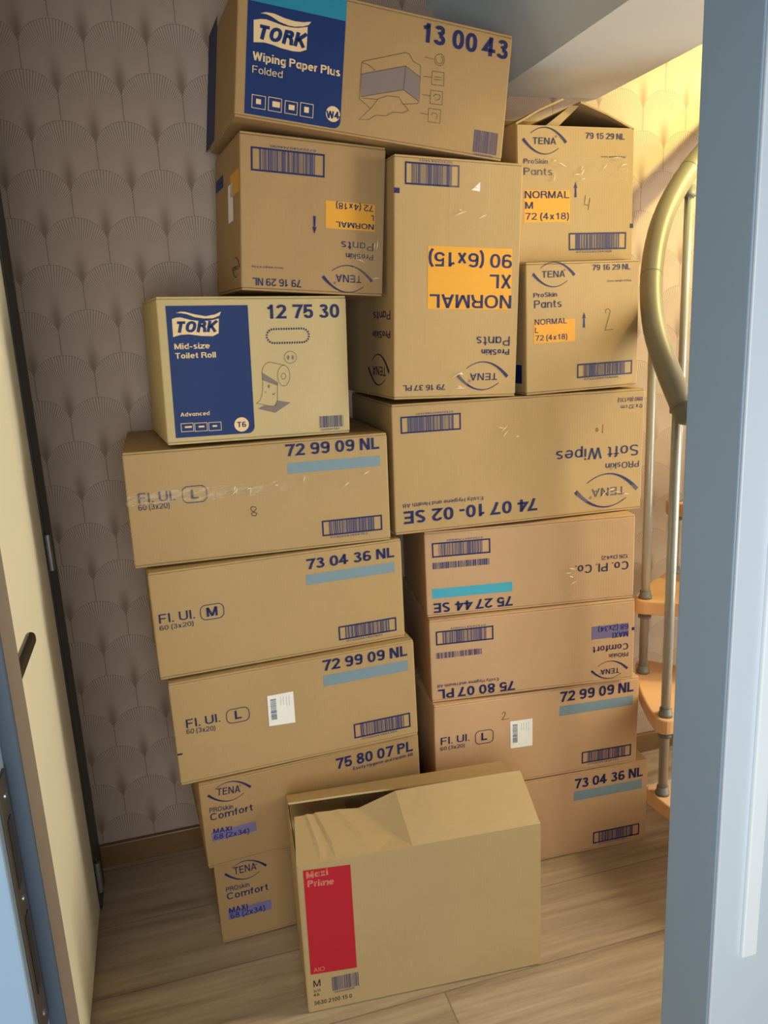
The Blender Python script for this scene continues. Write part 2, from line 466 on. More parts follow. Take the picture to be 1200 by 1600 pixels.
 ['t', 'brand_mark', 'TORK', 32.6, 230.2, 80.2, 22.6, 0, 0.24, 'navy', 'f'],
 ['t', 'panel_lettering', 'Mid-size', 28.7, 196.9, 70.9, 11.7, 0, 0.16, 'cream', 'f'],
 ['t', 'panel_lettering', 'Toilet Roll', 28.8, 178.0, 81.8, 11.5, 0, 0.16, 'cream', 'f'],
 ['t', 'panel_lettering', 'Advanced', 30.1, 58.6, 59.6, 8.3, 0, 0.16, 'cream', 'f'],
 ['i','pictogram',29.7,26.7,54.4,43.8],
 ['i','pictogram',57.4,25.8,82.7,43.0],
 ['i','pictogram',86.2,25.2,111.7,42.6],
 ['c','badge',155.0,34.3,15.5,'cream'],
 ['t', 'badge', 'T6', 145.5, 28.5, 19.1, 11.8, 0, 0.18, 'navy', 'f'],
 ['t', 'article_number', '12 75 30', 220.8, 255.0, 159.9, 29.0, 0, 0.18, 'n', 'f'],
 ['o','dash_ring',219.1,204.0,310.9,233.4],
 ['d','product_drawing','roll',[[(264.9,134.0),(263.9,126.7),(261.5,120.3),(258.0,115.4),(253.8,112.6),(249.3,112.1),(245.1,114.1),(241.6,118.3),(239.1,124.2),(238.0,131.2),(238.4,138.5),(240.1,145.4),(243.1,151.1),(246.9,155.0),(251.3,156.7),(255.7,156.0),(259.6,152.9),(262.7,147.8),(264.5,141.3),(264.9,134.0)],[(255.9,133.1),(254.8,129.2),(252.2,126.9),(249.2,127.0),(246.8,129.5),(246.1,133.4),(247.2,137.3),(249.7,139.6),(252.8,139.5),(255.1,137.0),(255.9,133.1)],[(255.7,156.2),(221.6,164.6),(212.6,160.2),(207.0,151.5),(204.6,143.8),(205.7,126.2),(203.2,98.9),(197.6,83.4),(189.2,77.9),(221.2,69.7),(230.2,70.8),(235.2,81.7),(237.0,121.2)],[(281.3,172.8),(280.1,167.9),(277.0,163.7),(272.5,161.1),(267.3,160.2),(262.2,161.3),(257.9,164.3),(255.2,168.5),(254.4,173.4),(255.6,178.3),(258.7,182.4),(263.2,185.1),(268.4,186.0),(273.5,184.9),(277.7,182.0),(280.5,177.7),(281.3,172.8)]],[[(205.3,143.0),(237.0,121.2),(237.6,118.0),(236.6,113.3),(204.5,127.0)],[(191.8,65.9),(205.1,72.4),(227.2,68.6),(235.2,81.7),(263.7,75.6),(228.6,55.0)],[(262.8,179.1),(266.6,173.1),(263.0,166.6),(259.7,173.3)],[(273.0,178.8),(276.0,172.9),(273.3,166.3),(269.9,173.1)],[(215.2,114.1),(219.4,117.9),(220.2,110.0),(216.5,108.2)],[(224.4,96.1),(230.7,99.0),(229.7,94.6),(224.7,93.3)],[(208.7,104.6),(211.7,100.5),(210.4,97.8)]]],
 ['b','barcode',326.2,15.6,382.4,41.4,0,'7322540475867',0]],
'L4':[['t', 'article_number', '72 99 09 NL', 333.9, 216.1, 210.2, 26.6, 0, 0.18, 'n', 'f'],
 ['r','colour_band',336.7,176.6,544.7,200.8,'blue','f'],
 ['t', 'product_lettering', 'Fl. Ul.', 21.8, 141.7, 74.1, 21.8, 0, 0.13, 'n', 'f'],
 ['x','size_mark',111.2,133.0,161.3,168.6],
 ['t', 'size_mark', 'L', 128.5, 140.9, 16.3, 20.5, 0, 0.17, 'n', 'f'],
 ['t', 'product_lettering', '60 (3x20)', 20.2, 126.2, 63.0, 12.4, 0, 0.12, 'n', 'f'],
 ['b','barcode',404.5,25.6,543.7,62.3,1,'07322541404763',0],
 ['k','packing_tape',-1.7,136.2,560.5,164.4],
 ['s','handwritten_number',[(262.9,108.9),(254.1,111.4),(250.6,106.9),(254.3,100.0),(263.5,94.7),(259.9,89.5),(253.7,90.7),(251.4,95.3),(259.8,101.6),(263.8,106.7)],'pen',1,'f']],
'L3':[['t', 'article_number', '73 04 36 NL', 337.6, 205.9, 208.3, 24.5, 0, 0.18, 'n', 'f'],
 ['r','colour_band',335.2,168.8,545.0,193.6,'blue','f'],
 ['t', 'product_lettering', 'Fl. Ul.', 11.6, 131.8, 74.8, 21.0, 0, 0.13, 'n', 'f'],
 ['x','size_mark',98.7,123.8,148.5,157.9],
 ['t', 'size_mark', 'M', 111.3, 130.4, 23.6, 21.4, 0, 0.17, 'n', 'f'],
 ['t', 'product_lettering', '60 (3x20)', 10.9, 115.9, 70.9, 10.5, 0, 0.12, 'n', 'f'],
 ['b','barcode',401.7,20.4,543.0,55.4,1,'07322541407801',0]],
'L2':[['t', 'article_number', '72 99 09 NL', 339.8, 213.9, 205.6, 26.7, 0, 0.18, 'n', 'f'],
 ['r','colour_band',339.9,174.8,545.3,202.3,'blue','f'],
 ['t', 'product_lettering', 'Fl. Ul.', 26.8, 138.6, 73.9, 20.5, 0, 0.13, 'n', 'f'],
 ['x','size_mark',114.7,128.7,165.1,162.8],
 ['t', 'size_mark', 'L', 133.0, 136.8, 14.9, 21.3, 0, 0.17, 'n', 'f'],
 ['t', 'product_lettering', '60 (3x20)', 25.2, 124.3, 62.6, 11.7, -4.0, 0.12, 'n', 'f'],
 ['b','barcode',403.0,24.9,544.2,63.4,1,'07322541404763',0],
 ['l','shipping_label',[(206.6,102.5),(266.9,99.1),(267.9,178.0),(208.5,178.3)]],
 ['r','registration_mark',0.4,76.3,11.5,80.3,'n','f']],
'R1':[['t', 'article_number', '72 99 09 NL', 336.1, 211.2, 210.0, 28.6, 0, 0.18, 'n', 'f'],
 ['r','colour_band',335.8,171.5,545.4,199.3,'blue','f'],
 ['t', 'product_lettering', 'Fl. Ul.', 15.8, 142.3, 75.7, 20.1, 0, 0.13, 'n', 'f'],
 ['x','size_mark',107.4,128.2,154.8,164.6],
 ['t', 'size_mark', 'L', 123.0, 137.2, 15.6, 20.9, 0, 0.17, 'n', 'f'],
 ['t', 'product_lettering', '60 (3x20)', 14.5, 126.4, 64.2, 10.3, 0, 0.12, 'n', 'f'],
 ['b','barcode',402.3,20.9,546.1,55.3,1,'07322541404763',0],
 ['l','shipping_label',[(201.8,100.7),(261.9,99.6),(261.4,177.3),(200.7,178.1)]],
 ['s','handwritten_number',[(177.6,202.5),(184.2,208.4),(188.2,203.7),(184.3,194.5),(177.1,187.0),(198.4,186.6)],'pen',0.8,'f']],
'R0':[['t', 'article_number', '73 04 36 NL', 345.9, 200.3, 202.3, 28.5, 0, 0.18, 'n', 'f'],
 ['r','colour_band',344.8,163.1,545.6,191.7,'blue','f'],
 ['b','barcode',403.4,18.6,543.2,54.3,1,'07322541407801',0]],
'L1':[['t', 'article_number', '75 80 07 PL', 317.9, 176.2, 195.6, 27.8, 0, 0.18, 'n', 'f'],
 ['t', 'product_lettering', 'Essity Hygiene and Health AB', 359.4, 163.0, 153.4, 8.5, 0, 0.13, 'n', 'f'],
 ['e','brand_mark',66.4,186.4,96.2,0,'f'],
 ['t', 'brand_mark', 'TENA', 37.8, 182.5, 52.5, 17.8, -5.2, 0.13, 'n', 'f'],
 ['t', 'product_lettering', 'PROskin', 17.3, 144.0, 52.9, 12.2, -4.1, 0.13, 'n', 'f'],
 ['t', 'product_lettering', 'Comfort', 17.4, 123.1, 97.0, 17.6, 0, 0.13, 'n', 'f'],
 ['r','colour_band',16.0,68.1,117.7,92.7,'purple','f'],
 ['t', 'size_lettering', 'MAXI', 19.7, 88.8, 42.0, 11.9, -5.1, 0.17, 'violet', 'f'],
 ['t', 'size_lettering', '68 (2x34)', 19.8, 72.5, 80.0, 13.1, -4.2, 0.15, 'violet', 'f']],
'L0':[['e','brand_mark',71.3,185.4,96.7,0,'f'],
 ['t', 'brand_mark', 'TENA', 43.5, 179.9, 52.6, 19.0, 0, 0.13, 'n', 'f'],
 ['t', 'product_lettering', 'PROskin', 21.3, 138.5, 54.5, 12.5, 0, 0.13, 'n', 'f'],
 ['t', 'product_lettering', 'Comfort', 21.4, 116.7, 97.7, 17.7, 0, 0.13, 'n', 'f'],
 ['r','colour_band',19.6,61.0,122.6,87.6,'purple','f'],
 ['t', 'size_lettering', 'MAXI', 22.4, 78.7, 44.3, 14.5, 0, 0.17, 'violet', 'f'],
 ['t', 'size_lettering', '68 (2x34)', 24.2, 62.5, 81.8, 14.7, 0, 0.15, 'violet', 'f']],
'R2':[['b','barcode',15.6,153.6,160.4,190.6,1,'0732254175004',1],
 ['b','barcode',14.8,117.5,129.9,133.3,0,'',0],
 ['t', 'product_lettering', 'Essity Hygiene and Health AB', 171.3, 47.2, 156.9, 8.2, 180, 0.13, 'n', 'f'],
 ['t', 'article_number', '75 80 07 PL', 214.3, 33.6, 198.8, 25.5, 180, 0.18, 'n', 'f'],
 ['r','colour_band',415.2,122.1,513.4,157.4,'purple','f'],
 ['t', 'size_lettering', '68 (2x34)', 512.4, 154.8, 79.9, 14.3, 180, 0.15, 'violet', 'f'],
 ['t', 'size_lettering', 'MAXI', 512.8, 135.0, 42.3, 14.9, 180, 0.17, 'violet', 'f'],
 ['t', 'product_lettering', 'Comfort', 513.6, 101.8, 95.0, 17.7, 180, 0.13, 'n', 'f'],
 ['t', 'product_lettering', 'PROskin', 514.2, 76.8, 51.9, 11.7, 180, 0.13, 'n', 'f'],
 ['e','brand_mark',464.2,32.6,96.8,1,'f'],
 ['t', 'brand_mark', 'TENA', 490.4, 35.5, 49.8, 14.6, 180, 0.13, 'n', 'f'],
 ['r','registration_mark',522.1,135.6,528.9,144.1,'n','f']],
'R3':[['b','barcode',17.7,153.2,161.2,190.4,1,'07322547708892',1],
 ['b','barcode',18.2,123.7,160.3,140.1,0,'',0],
 ['r','colour_band',14.5,48.1,214.4,72.9,'cyan','f'],
 ['t', 'article_number', '75 27 44 SE', 215.6, 35.3, 199.3, 25.1, 180, 0.18, 'n', 'f'],
 ['t', 'product_lettering', '126 (3x42)', 512.8, 117.8, 69.3, 10.0, 180, 0.12, 'n', 'f'],
 ['t', 'product_lettering', 'Co. Pl. Co.', 513.3, 99.5, 138.4, 21.9, 180, 0.13, 'n', 'f'],
 ['k','packing_tape',336.9,14.8,374.8,116.6]],
'R4':[['b','barcode',20.2,239.3,164.7,278.6,1,'0732254071407437',1],
 ['t', 'product_lettering', 'Soft Wipes', 633.7, 168.3, 226.3, 28.2, 180, 0.12, 'n', 'f'],
 ['t', 'product_lettering', 'PROskin', 635.6, 126.2, 93.3, 15.8, 180, 0.13, 'n', 'f'],
 ['s','handwritten_number',[(531.6,225.6),(531.0,203.5)],'pen',0.8,'f'],
 ['s','handwritten_number',[(515.5,218.0),(512.4,213.5),(515.8,208.6),(519.6,213.0),(515.5,218.0)],'pen',0.8,'f'],
 ['t', 'product_lettering', '080 (8x135)', 638.8, 287.5, 68.2, 9.9, 180, 0.12, 'n', 'f'],
 ['t', 'product_lettering', '0 x 32 cm', 638.3, 269.5, 58.5, 9.9, 180, 0.12, 'n', 'f'],
 ['e','brand_mark',547.4,56.9,170.8,1,'f'],
 ['t', 'brand_mark', 'TENA', 598.3, 63.9, 92.4, 20.9, 180, 0.13, 'n', 'f'],
 ['t', 'product_lettering', 'Essity Hygiene and Health AB', 218.0, 73.6, 198.7, 9.3, 180, 0.12, 'n', 'f'],
 ['t', 'article_number', '74 07 10- 02 SE', 360.1, 55.6, 339.5, 30.9, 180, 0.18, 'n', 'f'],
 ['k','packing_tape',241.6,211.4,311.4,249.9],
 ['k','packing_tape',464.0,32.6,644.0,64.7]],
'M':[['p','printed_panel',[(10.9,97.0),(109.6,91.9),(109.9,344.9),(12.4,350.2)],'red',0,'f'],
 ['t', 'panel_lettering', 'Maxi', 18.2, 330.2, 44.8, 16.1, 0, 0.2, 'rose', 'f'],
 ['t', 'panel_lettering', 'Prime', 19.1, 310.0, 54.3, 15.6, -4.5, 0.2, 'rose', 'f'],
 ['t', 'panel_lettering', 'AIO', 17.7, 101.8, 23.4, 10.1, 0, 0.12, 'rose', 'f'],
 ['t', 'size_lettering', 'M', 15.1, 64.4, 14.9, 16.7, 0, 0.12, 'k', 'f'],
 ['t', 'size_lettering', '3x15', 13.6, 51.0, 15.5, 6.5, 0, 0.13, 'k', 'f'],
 ['t', 'size_lettering', '45', 13.4, 40.9, 12.0, 6.6, 0, 0.13, 'k', 'f'],
 ['b','barcode',54.5,45.6,111.5,80.1,0,'7322540000000',0],
 ['t', 'article_number', '5630 2100 15 0', 13.8, 18.5, 81.1, 9.7, 0, 0.14, 'k', 'f']],}

# ------------------------------------------------------------------ room
structure(box('floor', (-.6, -4.6, -.05), (2.6, .05, 0), FLOOR))
structure(box('wall_back', (-.1, 0, 0), (2.6, .1, 3.2), WALLPAPER))
LWALL = plain('brown_wall_paint', (112, 92, 78), .7)
structure(box('wall_left', (-.12, -1.3, 0), (0, 0, 2.9), LWALL))
structure(box('wall_right', (2.45, -1.3, 0), (2.55, 0, 3.2), SOFFIT))
bm = bmesh.new()
bm_box(bm, (1.03, -1.306, 0), (2.55, -1.207, 3.2))
bm_box(bm, (-.4, -1.30, 0), (-.02, -1.207, 2.12))
bm_box(bm, (-.4, -1.306, 2.12), (1.03, -1.207, 3.2))
structure(from_bm('wall_front', bm, WHITE))
# ceiling: high part over the boxes, a sloped fascia, a low soffit that ends at the stairwell
prof = [(-.1, 2.62), (1.04, 2.62), (1.04, 2.175), (1.205, 1.977), (1.513, 1.977), (1.513, 3.0), (1.45, 3.0), (1.45, 2.70), (-.1, 2.70)]
n_ = len(prof)
vs = [(x, -1.207, z) for x, z in prof] + [(x, 0, z) for x, z in prof]
fs = [(i, (i + 1) % n_, n_ + (i + 1) % n_, n_ + i) for i in range(n_)] + [tuple(range(n_)), tuple(range(2 * n_ - 1, n_ - 1, -1))]
cei = mesh('ceiling', vs, fs, [CEILGREY, SOFFIT], None, [0, 0, 0, 1, 1, 1, 0, 0, 0, 0, 0])
bm = bmesh.new(); bm.from_mesh(cei.data); bmesh.ops.recalc_face_normals(bm, faces=bm.faces); bm.to_mesh(cei.data); bm.free()
structure(cei)
structure(box('baseboard_back', (0.004, -.014, 0), (2.45, 0, .066), SKIRT, None, .003))
structure(box('baseboard_left', (0, -.062, 0), (.012, -.016, .066), SKIRT, None, .003))

# door frame at the opening, hinge side
jr = structure(box('trim_1', (.936, -1.3075, 0), (1.03, -1.207, 2.2), FRAME_SHADE, None, .002))
box('architrave', (.937, -1.3125, 0), (1.07, -1.3076, 2.2), FRAME, jr, .0015)
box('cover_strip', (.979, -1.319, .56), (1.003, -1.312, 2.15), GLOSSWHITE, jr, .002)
# latch side with rebate and strike plate
bm = bmesh.new()
bm_box(bm, (-.02, -1.27, 0), (.126, -1.207, 2.2), .002)
jl = structure(from_bm('trim_2', bm, STOP))
box('frame_face', (-.06, -1.337, 0), (.110, -1.271, 2.2), FRAME_SHADE, jl, .003)
box('shaded_step', (.108, -1.277, 0), (.1262, -1.2705, 2.2), REBATE_SHADE, jl, .002)
bm = bmesh.new()
bm_box(bm, (.1095, -1.322, .72), (.1125, -1.287, 1.02), .001)
sp = from_bm('strike_plate', bm, BRASS, jl)
for z0, z1 in ((.775, .865), (.90, .975)):
    box('strike_slot', (.1122, -1.313, z0), (.1132, -1.297, z1), BLACK, sp)
for z0 in (.745, .885, 1.0):
    bm = bmesh.new()
    bmesh.ops.create_cone(bm, cap_ends=True, segments=12, radius1=.0035, radius2=.003, depth=.0016, matrix=Matrix.Translation((.1132, -1.305, z0)) @ Matrix.Rotation(PI / 2, 4, 'Y'))
    from_bm('screw', bm, STEEL, sp)

# cream door in the side wall
d1 = structure(box('door_1', (-.03, -1.04, .008), (.016, -.192, 2.03), DOORC, None, .006))
structure(box('trim_3', (-.03, -.186, 0), (.02, -.075, 2.1), FRAMEDK, None, .004))
bm = bmesh.new()
for c, r_, h_ in (((.021, -.975, .965), .026, .01), ((.043, -.975, .965), .010, .05)):
    bmesh.ops.create_cone(bm, cap_ends=True, segments=24, radius1=r_, radius2=r_, depth=h_, matrix=Matrix.Translation(c) @ Matrix.Rotation(PI / 2, 4, 'Y'))
hd = from_bm('door_handle', bm, BLACK, d1)
bm = bmesh.new()
bm_box(bm, (.050, -.985, .946), (.066, -.745, .968), .0078, 3)
from_bm('lever', bm, BLACK, hd)
for z0 in (.953, .10, 1.75):
    bm = bmesh.new()
    bm_tube(bm, [(.024, -.189, z0 - .042), (.024, -.189, z0 + .042)], .0075, 12)
    for q in (-.014, .014):
        bm_tube(bm, [(.024, -.189, z0 + q - .001), (.024, -.189, z0 + q + .001)], .0082, 12)
    bm_box(bm, (.0165, -.189, z0 - .042), (.022, -.168, z0 + .042))
    from_bm('hinge', bm, STEEL, d1)
structure(box('trim_4', (1.47, -.215, 0), (2.3, -.195, .012), WHITE))

# ------------------------------------------------------------------ spiral staircase
CX, CY, RISE, STEP = 1.88, -.56, .22, 31.6
def sp_pt(a, r, z):
    return Vector((CX - r * math.cos(R(a)), CY + r * math.sin(R(a)), z))
st = bpy.data.objects.new('spiral_staircase', None)
COL.objects.link(st)
st.location = (CX, CY, 0)
tag(st, 'wooden spiral staircase with grey steel balusters beside the boxes', 'staircase')
def loc_shift(o):
    o.data.transform(Matrix.Translation((-CX, -CY, 0)))
    return o
NT_ = 9
railp = [(0.5, 1.206), (8, 1.278), (15, 1.330), (24, 1.395), (34, 1.485), (50, 1.632), (62.7, 1.727), (73, 1.800), (78, 1.835)]
def rail_z(a):
    if a >= 78: return 1.835 + (a - 78) * .22 / STEP
    for (a0, z0), (a1, z1) in zip(railp, railp[1:]):
        if a <= a1: return z0 + (z1 - z0) * (a - a0) / (a1 - a0)
for k_ in range(1, NT_ + 1):
    a0 = 2 + STEP * (k_ - 2)
    a1 = a0 + (46 if k_ > 1 else 41)
    z1 = RISE * k_
    m_ = 12
    pts = [sp_pt(a0 - 2, .09, 0)] + [sp_pt(a0 + (a1 - a0) * i / m_, .488 - .018 * math.sin(PI * i / m_), 0) for i in range(m_ + 1)] + [sp_pt(a1 + 2, .09, 0)]
    bm = bmesh.new()
    b0 = [bm.verts.new((p.x, p.y, z1 - .04)) for p in pts]
    b1 = [bm.verts.new((p.x, p.y, z1)) for p in pts]
    bm.faces.new(b0[::-1]); bm.faces.new(b1)
    for i in range(len(pts)):
        j = (i + 1) % len(pts)
        bm.faces.new((b0[i], b0[j], b1[j], b1[i]))
    vert = [e_ for e_ in bm.edges if abs(e_.verts[0].co.z - e_.verts[1].co.z) > .02 and (e_.verts[0].co.xy in (pts[1].xy, pts[-2].xy))]
    bmesh.ops.bevel(bm, geom=[bm.edges.get((b0[i], b1[i])) for i in (1, m_ + 1)], offset=.03, segments=5, affect='EDGES', profile=.5)
    hor = [e_ for e_ in bm.edges if abs(e_.verts[0].co.z - e_.verts[1].co.z) < 1e-5]
    bmesh.ops.bevel(bm, geom=hor, offset=.004, segments=2, affect='EDGES', profile=.5)
    loc_shift(from_bm('tread', bm, BEECH, st))
for k_ in range(1, NT_ + 1):
    a = 5.4 + STEP * (k_ - 1)
    z0 = RISE * k_
    p = sp_pt(a, .456, 0)
    top = rail_z(max(a, .5)) - .03
    b = loc_shift(tube('baluster', [(p.x, p.y, z0), (p.x, p.y, top)], .0118, TUBE, st))
    spots = [(z0, z0 + .022), (top - .03, top)]
    if k_ < NT_:
        spots += [(z0 + RISE, z0 + RISE + .02), (z0 + RISE - .056, z0 + RISE - .041)]
    for q0, q1 in spots:
        bm = bmesh.new()
        bm_tube(bm, [(p.x - CX, p.y - CY, q0), (p.x - CX, p.y - CY, q0 + .35 * (q1 - q0)), (p.x - CX, p.y - CY, q0 + .4 * (q1 - q0)), (p.x - CX, p.y - CY, q1)], [.0175, .0175, .0155, .0145], 16)
        from_bm('collar', bm, COLLAR, b, True)
amax = 5.4 + STEP * (NT_ - 1)
seq = []
a = .5
while a <= amax:
    seq.append((a, rail_z(a))); a += 3.0
# smooth the heights
zs = [q[1] for q in seq]
for _ in range(3):
    zs = [zs[0]] + [(zs[i - 1] + zs[i] * 2 + zs[i + 1]) / 4 for i in range(1, len(zs) - 1)] + [zs[-1]]
hr = loc_shift(tube('handrail', [sp_pt(q[0], .465, z) for q, z in zip(seq, zs)], .027, RAIL, st, 20))
dd = (sp_pt(seq[0][0], .465, zs[0]) - sp_pt(seq[1][0], .465, zs[1])).normalized()
p0 = sp_pt(seq[0][0], .465, zs[0]) - Vector((CX, CY, 0))
bm = bmesh.new()
bm_tube(bm, [p0 - dd * .004, p0 + dd * .012, p0 + dd * .024, p0 + dd * .032, p0 + dd * .035], [.0278, .0278, .0245, .016, .004], 20)
from_bm('end_cap', bm, COLLAR, hr, True)
for ja in (36, 70):
    zz = rail_z(ja)
    q0, q1 = sp_pt(ja - .15, .465, rail_z(ja - .15)), sp_pt(ja + .15, .465, rail_z(ja + .15))
    bm = bmesh.new()
    bm_tube(bm, [q0 - Vector((CX, CY, 0)), q1 - Vector((CX, CY, 0))], .0274, 20)
    from_bm('rail_joint', bm, COLLAR, hr, True)
loc_shift(tube('centre_post', [(CX, CY, 0), (CX, CY, 3.0)], .055, TUBE, st, 24))

# ------------------------------------------------------------------ lettering as pen strokes
def ell(cx, cy, rx, ry, a, b, n=14, p=.86):
    o = []
    for i in range(n + 1):
        t = R(a + (b - a) * i / n)
        c, s = math.cos(t), math.sin(t)
        o.append((cx + rx * math.copysign(abs(c) ** p, c), cy + ry * math.copysign(abs(s) ** p, s)))
    return o
def glyph(ch, t):
    h = t / 2
    T, B, X = 1 - h, h, .73 - h
    l, r = h, .58 - h
    rx = .29 - h
    if ch == '0': return [ell(.29, .5, rx, .5 - h, 0, 360, 28)], .58
    if ch == '1': return [[(.40 - h, 0), (.40 - h, 1)], [(.08, .76 - h * .3), (.24, .79), (.40 - h, T)]], .50
    if ch == '2': return [ell(.29, .71, rx, .29 - h, 172, -32, 14) + [(l + .02, B + .02), (l, B), (.58, B)]], .58
    if ch == '3': return [ell(.28, .745, .25 - h, .255 - h, 165, -90, 14) + [(.24, .53 - 0)], ell(.28, .275 + h * .0, .29 - h, .275 - h, 90, -168, 16)], .57
    if ch == '4': return [[(.45 - h, 0), (.45 - h, 1)], [(.45 - h, T), (.03, .30), (.60, .30 - 0)]], .60
    if ch == '5': return [[(.53, T), (.13, T), (.07 + h * .4, .48)] + ell(.29, .33, rx, .33 - h, 138, -165, 16)], .58
    if ch == '6': return [ell(.29, .31, rx, .31 - h, 0, 360, 24), ell(.30, .66, rx - 0, .34 - h, 32, 150, 10) + [(l + .01, .6), (l, .34)]], .58
    if ch == '9': return [[(.58 - x, 1 - y) for x, y in q] for q in glyph('6', t)[0]], .58
    if ch == '7': return [[(.02, T), (.56 - h * .3, T), (.36, .5), (.22, 0)]], .57
    if ch == '8': return [ell(.29, .75 - 0, .26 - h, .25 - h * .8, 0, 360, 22), ell(.29, .275, rx, .275 - h * .8, 0, 360, 22)], .58
    if ch == 'A': return [[(h * .9, 0), (.34, 1)], [(.34, 1), (.68 - h * .9, 0)], [(.15, .3), (.53, .3)]], .68
    if ch == 'B': return [[(l, B), (l, T), (.36, T)] + ell(.36, .76, .2 - h + .02, .24 - h, 90, -90, 8)[1:] + [(l, .52)], [(.36, .52)] + ell(.37, .265, .25 - h, .265 - h, 90, -90, 8) + [(l, B)]], .62
    if ch == 'C': return [ell(.36, .5, .36 - h, .5 - h, 42, 318, 24)], .68
    if ch == 'E': return [[(.56, T), (l, T), (l, B), (.57, B)], [(l, .52), (.52, .52)]], .58
    if ch == 'F': return [[(.55, T), (l, T), (l, 0)], [(l, .5), (.49, .5)]], .56
    if ch == 'G': return [ell(.36, .5, .36 - h, .5 - h, 42, 345, 24) + [(.70, .46), (.40, .46)]], .74
    if ch == 'H': return [[(l, 0), (l, 1)], [(.66 - h, 0), (.66 - h, 1)], [(l, .52), (.66 - h, .52)]], .66
    if ch == 'I': return [[(l, 0), (l, 1)]], t
    if ch == 'K': return [[(l, 0), (l, 1)], [(.64, 1), (l + .02, .40)], [(.26, .58), (.66, 0)]], .66
    if ch == 'L': return [[(l, 1), (l, B), (.53, B)]], .54
    if ch == 'M': return [[(l, 0), (l, 1)], [(l + h * .2, 1), (.39, .04)], [(.39, .04), (.78 - l - h * .2, 1)], [(.78 - h, 0), (.78 - h, 1)]], .78
    if ch == 'N': return [[(l, 0), (l, 1)], [(l + h * .2, 1), (.66 - l - h * .2, 0)], [(.66 - h, 0), (.66 - h, 1)]], .66
    if ch == 'O': return [ell(.38, .5, .38 - h, .5 - h, 0, 360, 28)], .76
    if ch == 'P': return [[(l, 0), (l, T), (.36, T)] + ell(.36, .72, .25 - h, .28 - h, 90, -90, 10)[1:] + [(l, .44 + h)]], .61
    if ch == 'R': return [[(l, 0), (l, T), (.38, T)] + ell(.38, .73, .24 - h, .27 - h, 90, -90, 10)[1:] + [(l, .46 + h)], [(.38, .46 + h), (.54, .36), (.60, 0)]], .64
    if ch == 'S': return [ell(.31, .74, .27 - h, .26 - h, 25, 250, 16) + ell(.31, .27, .30 - h, .27 - h, 70, -155, 16)], .62
    if ch == 'T': return [[(0, T), (.6, T)], [(.3, T), (.3, 0)]], .6
    if ch == 'U': return [[(l, 1), (l, .32)] + ell(.32, .32, .32 - h, .32 - h, 180, 360, 16) + [(.64 - h, 1)]], .64
    if ch == 'W': return [[(h * .8, 1), (.25, 0)], [(.25, 0), (.46, 1)], [(.46, 1), (.67, 0)], [(.67, 0), (.92 - h * .8, 1)]], .92
    if ch == 'X': return [[(h, 0), (.6 - h, 1)], [(h, 1), (.6 - h, 0)]], .62
    bx, by = .26 - h, .365 - h
    bowl = lambda cx: ell(cx, .365, bx, by, 0, 360, 22)
    if ch == 'a': return [bowl(.26), [(.52 - h, 0), (.52 - h, .73)]], .52
    if ch == 'c': return [ell(.27, .365, .27 - h, by, 45, 315, 16)], .5
    if ch == 'd': return [bowl(.26), [(.52 - h, 0), (.52 - h, 1)]], .52
    if ch == 'e': return [[(l + .01, .38), (.53 - h, .38)] + ell(.27, .365, .27 - h, by, 5, 318, 20)], .53
    if ch == 'f': return [[(.15, 0), (.15, .80)] + ell(.31, .80, .16, .2 - h, 180, 95, 6), [(0, X), (.31, X)]], .32
    if ch == 'g': return [bowl(.26), [(.52 - h, .73), (.52 - h, -.04)] + ell(.27, -.04, .25 - h, .24 - h, 0, -150, 10)], .52
    if ch == 'h': return [[(l, 0), (l, 1)], [(l, .42)] + ell(.27, .42, .25 - h, .31 - h, 180, 0, 12) + [(.52 - h, 0)]], .52
    if ch == 'i': return [[(l, 0), (l, .73)], [(l, .86), (l, 1)]], t
    if ch == 'k': return [[(l, 0), (l, 1)], [(.46, .73), (l + .02, .32)], [(.2, .46), (.5, 0)]], .5
    if ch == 'l': return [[(l, 0), (l, 1)]], t
    if ch == 'm': return [[(l, 0), (l, .73)], [(l, .45)] + ell(.235, .46, .235 - h, .27 - h, 180, 0, 10) + [(.47 - h, 0)], [(.47 - h, .45)] + ell(.64, .46, .2 - h + h, .27 - h, 180, 0, 10) + [(.84 - h, 0)]], .84
    if ch == 'n': return [[(l, 0), (l, .73)], [(l, .42)] + ell(.27, .42, .25 - h, .31 - h, 180, 0, 12) + [(.52 - h, 0)]], .52
    if ch == 'o': return [bowl(.26)], .52
    if ch == 'p': return [bowl(.26), [(l, .73), (l, -.25)]], .52
    if ch == 'r': return [[(l, 0), (l, .73)], [(l, .45)] + ell(.26, .45, .22 - h, .28 - h, 180, 75, 8)], .32
    if ch == 's': return [ell(.24, .54, .21 - h, .19 - h, 25, 250, 12) + ell(.24, .2, .23 - h, .2 - h, 70, -155, 12)], .47
    if ch == 't': return [[(.15, .93), (.15, .2)] + ell(.29, .2, .14, .2 - h, 180, 275, 6), [(0, X), (.31, X)]], .33
    if ch == 'u': return [[(l, .73), (l, .30)] + ell(.26, .30, .26 - h, .30 - h, 180, 360, 12) + [(.52 - h, .73)], [(.52 - h, 0), (.52 - h, .73)]], .52
    if ch == 'v': return [[(h * .8, .73), (.25, 0)], [(.25, 0), (.5 - h * .8, .73)]], .5
    if ch == 'w': return [[(h * .7, .73), (.19, 0)], [(.19, 0), (.36, .73)], [(.36, .73), (.53, 0)], [(.53, 0), (.72 - h * .7, .73)]], .72
    if ch == 'x': return [[(h, 0), (.5 - h, .73)], [(h, .73), (.5 - h, 0)]], .5
